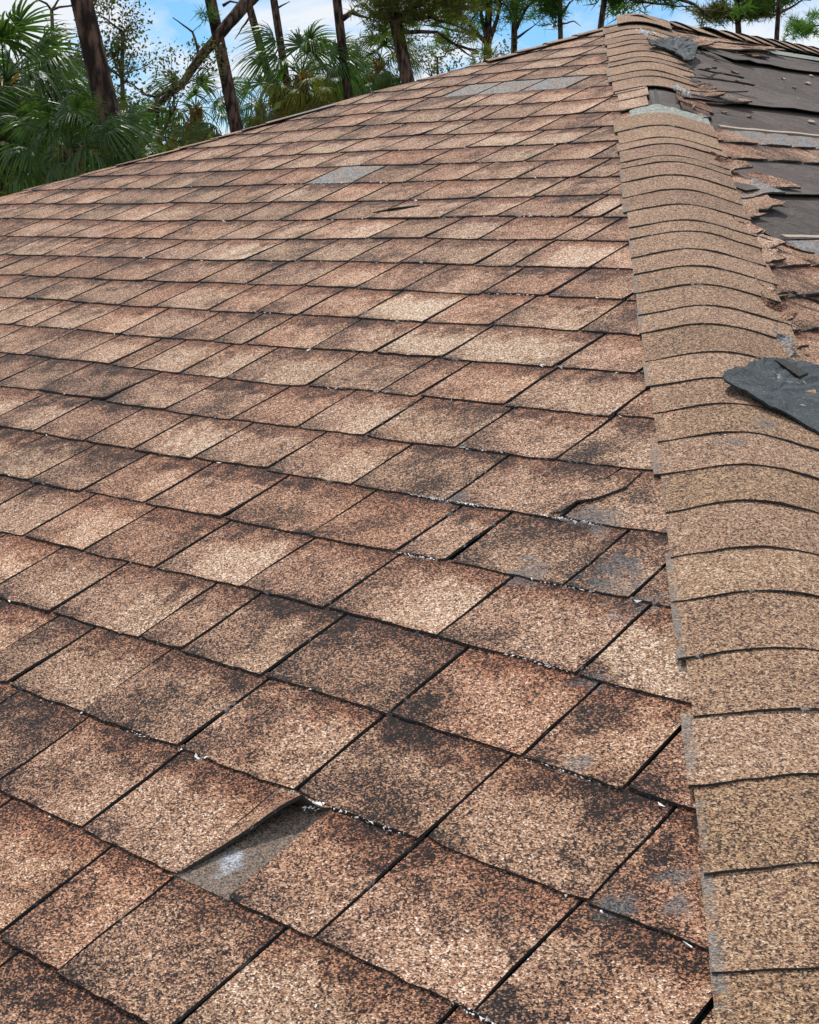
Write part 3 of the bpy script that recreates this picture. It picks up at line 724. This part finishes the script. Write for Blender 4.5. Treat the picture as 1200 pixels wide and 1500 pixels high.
# ------------------------------------------------------------------ ground
mb = MB(); n_ = 40
gx = [(-1 if t < 0 else 1)*abs(t)**2.2*1500 for t in np.linspace(-1, 1, n_)]
mb.add([(x-3, y+3, 0) for x in gx for y in gx], [(i*n_+j, (i+1)*n_+j, (i+1)*n_+j+1, i*n_+j+1) for i in range(n_-1) for j in range(n_-1)])
o = link('ground', mb.mesh('ground', [M_LAWN], False)); o['kind'] = 'structure'

# ------------------------------------------------------------------ trees
fw = Vector((-Rw[0][2], -Rw[1][2], 0)).normalized(); rt = Vector((fw.y, -fw.x, 0))
SC = 1/2204.
def at(x, y, D):            # bearing x, elevation y as read off the horizon line, at distance D
    return Vector((CAM.x, CAM.y, 0))+fw*D+rt*(D*(x-600)*SC)+Vector((0, 0, CAM.z+D*(331-y)*SC))
def tube(mb, pts, rad, ns=8, mi=0):
    b = len(mb.v); vs_ = []; fs = []
    up = Vector((.3, .1, 1))
    for i, p in enumerate(pts):
        d = (pts[min(i+1, len(pts)-1)]-pts[max(i-1, 0)]).normalized(); x = d.orthogonal().normalized() if i == 0 else (x-d*x.dot(d)).normalized(); y = d.cross(x)
        for j in range(ns):
            t = 2*math.pi*j/ns; vs_.append(p+(x*math.cos(t)+y*math.sin(t))*rad[i])
    for i in range(len(pts)-1):
        for j in range(ns):
            a = i*ns+j; c = i*ns+(j+1) % ns; fs.append((a, c, c+ns, a+ns))
    fs.append(tuple(range(ns))[::-1]); fs.append(tuple((len(pts)-1)*ns+j for j in range(ns)))
    mb.add(vs_, fs, mi)
def path(a, b, n, wob, sag=0.0):
    L_ = (b-a).length; sd = R()*99
    return [a.lerp(b, t)+Vector((mnoise.noise((t*2.5, sd, 0)), mnoise.noise((t*2.5, sd, 5)), mnoise.noise((t*2.5, sd, 9))))*wob*L_*4*t*(1-t)+Vector((0, 0, sag*L_*math.sin(math.pi*t))) for t in np.linspace(0, 1, n)]
def rel(mb, name, mats, root, smooth=True):
    me = mb.mesh(name, mats, False, root.location, smooth); return link(name, me, root)
def tufts(mb, c, r, n, ln, w, up=.3):
    for _ in range(n):
        d = Vector((random.gauss(0, 1), random.gauss(0, 1), random.gauss(up, .8))).normalized(); l = ln*U(.6, 1.1)
        s = d.orthogonal().normalized(); s.rotate(Matrix.Rotation(U(0, 6.28), 3, d)); s *= w
        p = c+Vector((U(-r, r), U(-r, r), U(-r, r)*.6))
        mb.add([p-s, p+s, p+d*l+s*.15, p+d*l-s*.15], [(0, 1, 2, 3)])
def pine(x0, y1, x1, D, dia, label, top=9.0, limbs=(), crown=(), nmat=M_NEEDLE, w=.008, group='pine trees standing behind the roof', tuft_n=26, ln=.22):
    """trunk read as passing bearings x0 at elevation 0 and x1 at y1; limbs = list of paths in (x,y[,dD])"""
    pa = at(x0, 0, D); pb = at(x1, y1, D); d = (pa-pb); d /= d.z
    base = pb-d*pb.z; tip = base+d*min(top, 30)
    root = empty('pine_tree', base, label, 'pine tree', group)
    mb = MB(); n = 14; pts = path(base, tip, n, .006); rad = [dia/2*(1.12-.62*(i/(n-1)))*(1.25 if i == 0 else 1)*(1+.05*U(-1, 1)) for i in range(n)]
    tube(mb, pts, rad, 12); rel(mb, 'trunk', [M_BARK], root)
    cm = MB()
    for L_ in limbs:
        a = at(L_[0][0], L_[0][1], D); q = [a]+[at(x, y, D)+fw*dd for x, y, dd in L_[2]]
        r0 = L_[1]
        mb = MB(); P_ = []
        for s0, s1 in zip(q, q[1:]): P_ += path(s0, s1, 5, .05)[:-1]
        P_.append(q[-1]); tube(mb, P_, [r0*(1-.75*i/(len(P_)-1)) for i in range(len(P_))], 7)
        if len(L_) > 3 and L_[3]:
            for _ in range(L_[3]):
                k = random.randrange(len(P_)//3, len(P_)); e = P_[k]+Vector((U(-1, 1), U(-1, 1), U(-.3, .9)))*D*.02
                tube(mb, path(P_[k], e, 5, .1), [r0*.28, r0*.22, r0*.18, r0*.12, r0*.06], 5)
                tufts(cm, e, D*.004, tuft_n*2, ln, w)
                for __ in range(2):
                    e2 = e+Vector((U(-1, 1), U(-1, 1), U(-.5, .7)))*D*.008; tufts(cm, e2, D*.002, tuft_n, ln, w)
        rel(mb, 'limb', [M_BARK], root)
    for cx, cy, rx, ry, cnt_ in crown:
        for _ in range(cnt_):
            t = random.gauss(0, .5); s_ = random.gauss(0, .5)
            c = at(cx+rx*t, cy+ry*s_, D)+fw*U(-1, 1)*rx*D*SC
            if mnoise.noise(c*1.1) < -.05: continue
            tufts(cm, c, .10, int(tuft_n*.8), ln, w)
    # twigs through the upper crown, above the picture
    tm = MB()
    for k in range(16):
        h = U(.72, 1.0); a = base.lerp(tip, h); e = a+Vector((U(-1, 1), U(-1, 1), U(-.1, .6))).normalized()*U(.8, 2.2)
        tube(tm, path(a, e, 5, .1), [.05, .04, .03, .02, .01], 5)
        for t in (.5, .7, .85, 1): 
            for _ in range(3): tufts(cm, a.lerp(e, t)+Vector((U(-1, 1), U(-1, 1), U(-1, 1)))*.35, .2, tuft_n, ln*1.3, w*1.5)
    rel(tm, 'branches', [M_BARK], root)['kind'] = 'stuff'
    rel(cm, 'crown', [nmat], root, False)
    return root

pine(128, 183, 166, 16.5, .33, 'thickest leaning pine trunk at the left, beside the big dark palms', 11)
pine(313, 190, 346, 26, .27, 'leaning pine trunk with a slanting limb that crosses it, left of centre', 14,
     limbs=[((402, -14), .13, [(368, 26, -.3), (338, 62, -.4), (305, 98, -.4), (280, 135, -.5), (240, 168, -.6), (205, 192, -.6)], 0), ((334, 24), .03, [(345, 18, 0), (365, 22, 0)], 0),
            ((300, 100), .03, [(290, 60, 0), (262, 40, 0)], 1)])
pine(365, 110, 396, 35, .22, 'slim leaning pine trunk just right of the limb-crossed one', 16, limbs=[((372, 40), .03, [(350, 70, 0)], 0), ((360, 5), .04, [(345, -10, 0)], 0)])
pine(403, 67, 413, 34, .21, 'slim upright pine trunk rising behind the round palm crown', 16, limbs=[((407, 30), .03, [(430, 18, 0)], 0)])
pine(497, 147, 513, 33, .25, 'pine trunk with a crooked stub branch on its right side', 16, limbs=[((505, 42), .07, [(518, 33, 0), (530, 38, 0), (545, 42, 0)], 0), ((503, 10), .03, [(530, 0, 0)], 1)], nmat=M_NEEDLE2)
pine(573, 123, 597, 30, .33, 'dark mossy pine trunk hung with dull olive needles near the middle', 15, nmat=M_NEEDLE2, w=.010,
     limbs=[((585, 40), .07, [(615, 22, 0), (650, 5, 0)], 3), ((590, 60), .05, [(640, 60, 0), (690, 85, 1)], 4), ((588, 30), .04, [(550, 20, 0), (535, 10, 0)], 3), ((588, 45), .05, [(630, 40, 0), (690, 50, 1)], 3)],
     crown=[(565, 35, 28, 40, 90), (610, 30, 30, 35, 90), (650, 20, 45, 30, 110), (600, 70, 20, 25, 40), (690, 10, 50, 22, 80)])
pine(714, 70, 713, 46, .28, 'forked dark pine whose trunk splits low above the roof edge', 17, w=.014, ln=.32,
     limbs=[((713, 75), .10, [(704, 45, 0), (697, 0, 0)], 3), ((713, 75), .09, [(726, 40, 0), (730, 10, 0)], 3), ((712, 78), .08, [(685, 50, 0), (655, 30, 0)], 4), ((711, 70), .05, [(675, 60, 0), (640, 52, 0), (600, 50, 0)], 4), ((700, 88), .05, [(660, 75, 0), (630, 60, 0)], 3)],
     crown=[(705, 8, 50, 18, 70), (665, 45, 40, 20, 50), (740, 25, 35, 20, 35)])
pine(750, 80, 751, 48, .26, 'pine with bright green tufts between the forked pine and the peak', 17, w=.014, ln=.32,
     limbs=[((750, 60), .07, [(765, 30, 0), (785, 8, 0)], 5), ((750, 45), .05, [(735, 20, 0), (725, 5, 0)], 4), ((751, 70), .05, [(780, 50, 0)], 2)], crown=[(755, 12, 30, 16, 50), (785, 20, 28, 18, 45)])
pine(813, 60, 815, 45, .20, 'small pine left of the peak with crooked dead twigs', 15, w=.013, ln=.3,
     limbs=[((814, 30), .05, [(800, 18, 0), (790, 5, 0)], 3), ((814, 42), .04, [(828, 20, 0), (840, 12, 0)], 0), ((815, 50), .03, [(835, 45, 0), (845, 52, 0)], 0), ((814, 20), .04, [(800, 40, 0)], 3)], crown=[(795, 12, 22, 16, 35), (805, 35, 14, 16, 18)])
pine(1066, 50, 1071, 55, .30, 'broad pine right of the peak with a rounded olive crown', 17, w=.016, ln=.36, nmat=M_NEEDLE2,
     limbs=[((1068, 20), .07, [(1055, 8, 0), (1040, -5, 0)], 3), ((1069, 28), .06, [(1090, 10, 0), (1105, 0, 0)], 4), ((1068, 34), .05, [(1040, 30, 0)], 5), ((1069, 34), .05, [(1100, 30, 0)], 5)],
     crown=[(1040, 32, 30, 9, 75), (1098, 30, 26, 14, 90), (1060, 40, 40, 8, 50)])
pine(1127, 55, 1127, 52, .23, 'bare slender pine with a hooked dead branch pointing right', 17, w=.015, ln=.34,
     limbs=[((1127, 35), .05, [(1145, 26, 0), (1160, 16, 0), (1172, 17, 0)], 0), ((1160, 16), .03, [(1152, 2, 0)], 0), ((1127, 18), .03, [(1115, 8, 0), (1108, 2, 0)], 0), ((1127, 30), .03, [(1137, 22, 0)], 2)], crown=[(1133, 22, 8, 8, 8)])
pine(880, -40, 885, 40, .22, 'pine whose long drooping boughs reach in above the peak', 14, w=.013, ln=.3,
     limbs=[((884, -20), .09, [(930, -5, 0), (975, 12, 0), (1005, 22, 0), (1030, 40, 0)], 3), ((930, 2), .05, [(920, 18, 0), (955, 22, 0), (1010, 26, 0)], 1), ((884, -20), .05, [(890, 8, 0), (893, 22, 0)], 5), ((940, -2), .03, [(965, 6, 0), (978, 26, 0)], 1)],
     crown=[(892, 12, 8, 14, 22), (925, 6, 16, 8, 16), (960, 12, 14, 8, 10), (940, 0, 40, 6, 20)])
pine(1215, 60, 1210, 58, .24, 'last pine, cut by the right edge above the ridge', 17, w=.016, ln=.36, limbs=[((1212, 50), .05, [(1190, 50, 0), (1165, 55, 0)], 4)], crown=[(1198, 40, 10, 22, 40), (1165, 55, 24, 12, 34), (1210, 10, 10, 20, 25)])
for x, D, lab in ((655, 60, 'distant dark pine seen low through the forked pine boughs'), (1160, 75, 'far low pine just above the ridge at the right')):
    pine(x, 60, x, D, .25, lab, 8.0, w=.018, ln=.4, crown=[(x, 78 if x < 700 else 62, 30, 14, 45)])

# fine-twigged scrub tree with sparse leaves
def scrub(x, y, D, hh, label, nb, spread, leaf_n, lw=.03, dens=1):
    base = at(x, 331+CAM.z/D/SC, D); base.z = 0
    root = empty('scrub_tree', base, label, 'tree')
    tm = MB(); lm = MB(); top = at(x, y, D)
    tr = path(base, top, 12, .04); tube(tm, tr, [.09*(1-.8*i/11)+.01 for i in range(12)], 7); rel(tm, 'trunk', [M_BARK], root)
    bm_ = MB()
    def br(a, d, l, r, lev):
        e = a+d*l; pts = path(a, e, 5, .12); tube(bm_, pts, [r, r*.85, r*.7, r*.6, r*.45], 5)
        if lev == 0 or R() < .25:
            for _ in range(leaf_n):
                p = pts[random.randrange(1, 5)]+Vector((U(-1, 1), U(-1, 1), U(-1, 1)))*.16
                s = Vector((U(-1, 1), U(-1, 1), U(-1, 1))).normalized()*lw*U(.6, 1.3); t = s.orthogonal().normalized()*s.length*.5
                lm.add([p-s, p+t, p+s, p-t], [(0, 1, 2, 3)])
        if lev > 0:
            for _ in range(3):
                q = pts[random.randrange(2, 5)]; dd = (d+Vector((U(-1, 1), U(-1, 1), U(-.6, .9)))*.75).normalized(); br(q, dd, l*U(.55, .8), r*.55, lev-1)
    for _ in range(nb):
        a = tr[random.randrange(6, 12)]; br(a, Vector((U(-1, 1)*spread, U(-1, 1)*spread, U(.2, 1))).normalized(), hh*U(.5, 1), .022, 3)
    rel(bm_, 'branches', [M_BARK], root)['kind'] = 'stuff'; rel(lm, 'crown', [M_LEAF], root, False)
scrub(235, 150, 22, .75, 'thin leafed scrub tree showing sky through its twigs, between the first two trunks', 15, 1.2, 7)
scrub(190, 60, 24, .7, 'higher scrub tree with sparse olive leaves right of the thickest trunk', 14, 1.2, 9)
scrub(90, 30, 24, .7, 'scrub tree with feathery leaves behind the big left palms', 16, 1.4, 10)
scrub(640, 95, 40, 1.0, 'low twiggy tree behind the roof edge near the middle', 14, 1.5, 8, .045)

# palms
def frond_mesh(name, seed, blade=.62, pet=.75, droop=.5, mat=M_FROND, nleaf=34, wfac=1.0):
    """costapalmate fan: petiole along +X, leaflets spreading, tips drooping"""
    rs = random.Random(seed); mb = MB()
    pts = [Vector((pet*t, 0, .10*math.sin(math.pi*t*.6)-droop*.25*t*t)) for t in np.linspace(0, 1, 6)]
    tube(mb, pts, [.016, .014, .012, .011, .009, .008], 5)
    c = pts[-1]; ax = (pts[-1]-pts[-2]).normalized()
    for i in range(nleaf):
        ph = math.radians(-125+250*i/(nleaf-1)+rs.uniform(-3, 3)); L_ = blade*(1.0-.28*abs(ph)/2.2)*rs.uniform(.85, 1.08)
        d = Vector((math.cos(ph), math.sin(ph), .18*math.cos(ph*2)+rs.uniform(-.05, .05)))
        s0 = c-ax*.0+Vector((.10*math.cos(ph)*.6, 0, -.02))
        side = Vector((-math.sin(ph), math.cos(ph), 0)); prev = None; n = 6
        dr = droop*rs.uniform(.7, 1.4); fold = rs.uniform(-.3, .3)
        row_ = []
        for k in range(n):
            t = k/(n-1); z = -dr*L_*(t**2.4)*1.0
            p = s0+d*(L_*t*(1-.25*dr*t*t))+Vector((0, 0, z)); w_ = .017*wfac*(math.sin(math.pi*(t*.8+.16)))*(1 if t < 1 else .15)
            row_ += [p-side*w_+Vector((0, 0, fold*w_)), p+side*w_-Vector((0, 0, fold*w_))]
        mb.add(row_, [(2*k, 2*k+1, 2*k+3, 2*k+2) for k in range(n-1)])
    me = mb.mesh(name, [mat], False); return me
FG = [frond_mesh('frond', s, U(.6, .78), U(.6, .9), d) for s, d in ((1, .6), (2, 1.0), (3, 1.25), (4, .85))]
FY = [frond_mesh('frond', s, U(.55, .7), U(.5, .8), d, M_FROND2) for s, d in ((5, .8), (6, 1.0))]
FD = [frond_mesh('frond', s, U(.5, .6), U(.4, .6), 1.3, M_DEAD) for s in (7, 8)]
def palm(x, y, D, scale, label, nf=26, dead=5, yellow=8, lean=0.0, boots=True):
    c = at(x, y, D); base = Vector((c.x, c.y, 0))-rt*lean
    root = empty('palm_tree', base, label, 'palm tree', 'cabbage palms behind the roof')
    mb = MB(); pts = path(base, c, 10, .01); tube(mb, pts, [.16*scale*(1+.06*U(-1, 1)) for _ in pts], 10)
    rel(mb, 'trunk', [M_PALMBARK], root)
    if boots:
        mb = MB()
        for i in range(40):
            h = U(.0, .8); a = U(0, 6.28); p = c+Vector((math.cos(a)*.15, math.sin(a)*.15, -h))*scale; d = Vector((math.cos(a), math.sin(a), U(.3, 1.2)))*.22*scale; s = Vector((-math.sin(a), math.cos(a), 0))*.035*scale
            mb.add([p-s, p+s, p+d+s*.5, p+d-s*.5], [(0, 1, 2, 3)])
        rel(mb, 'boots', [M_DEAD], root, False)
    ga = 2.39996
    for i in range(nf+dead):
        dd = i >= nf
        el = math.radians(72-122*(i/nf)**.8) if not dd else math.radians(U(-78, -22))
        az = i*ga+U(-.2, .2)
        me = random.choice(FD) if dd else (random.choice(FY) if i > nf-yellow else random.choice(FG))
        o = link('frond', me, root); o.location = c-base
        o.rotation_euler = (U(-.35, .35), -el, az); s_ = scale*U(.85, 1.12); o.scale = (s_, s_, s_)
    return root
palm(20, 130, 21, .95, 'tall dark palm at the left edge of the picture', 32, 9)
palm(-25, 250, 20, .95, 'lowest palm in the left corner, just above the roof edge', 30, 8)
palm(108, 222, 15.3, .52, 'palm with glossy drooping fans in front of the thickest trunk', 30, 8, 6)
palm(176, 232, 15.8, .48, 'low palm with dead brown fans right of the thickest trunk', 18, 30, 9)
palm(60, 150, 26, 1.0, 'palm half hidden behind the left edge palms', 32, 6)
palm(215, 215, 30, .62, 'brown fanned palm low beside the scrub tree, right of the low dead-fanned palm', 14, 22, 8)
palm(292, 165, 34, .85, 'small palm with hanging fans left of the limb-crossed trunk', 20, 2, 3)
palm(385, 160, 40, .85, 'small spiky palm low behind the roof edge, left of the round one', 22, 3, 6)
palm(445, 122, 33, 1.0, 'round palm crown with a brown beard of dead fans', 26, 34, 15)
palm(492, 112, 46, .9, 'palm with bright fans wrapped around the stub-branched trunk', 26, 8, 12)
palm(558, 100, 44, .9, 'palm below the mossy trunk, its fans hanging to the roof edge', 28, 3, 5)
palm(530, 135, 50, .8, 'lowest palm between the two middle trunks', 20, 3, 3)
# understorey shrubs far behind, filling the dark gap at the left
def shrub(x, y, D, r, label):
    c = at(x, y, D); base = Vector((c.x, c.y, 0)); root = empty('shrub', base, label, 'shrub')
    mb = MB(); st = MB()
    for _ in range(9):
        e = Vector((c.x+U(-r, r), c.y+U(-r, r), c.z-U(0, r))); tube(st, path(base, e, 7, .05), [.04, .036, .03, .026, .02, .015, .01], 5)
    for _ in range(3400):
        d = Vector((random.gauss(0, .5), random.gauss(0, .5), random.gauss(0, .5))); p = c+Vector((d.x*r*1.5, d.y*r*1.2, -abs(d.z)*r*2.2+U(0, .5)))
        if mnoise.noise(p*1.3) < -.12: continue
        s = Vector((U(-1, 1), U(-1, 1), U(-1, 1))).normalized()*U(.05, .10); t = s.orthogonal().normalized()*s.length*.5
        mb.add([p-s, p+t, p+s, p-t], [(0, 1, 2, 3)])
    rel(st, 'stems', [M_BARK], root); rel(mb, 'foliage', [M_LEAF], root, False)
shrub(30, 190, 22, 1.6, 'dense dark shrub behind the left palms'); shrub(120, 230, 24, 1.3, 'lower shrub behind the drooping fans'); shrub(210, 245, 24, .8, 'small dark shrub at the foot of the scrub trees')
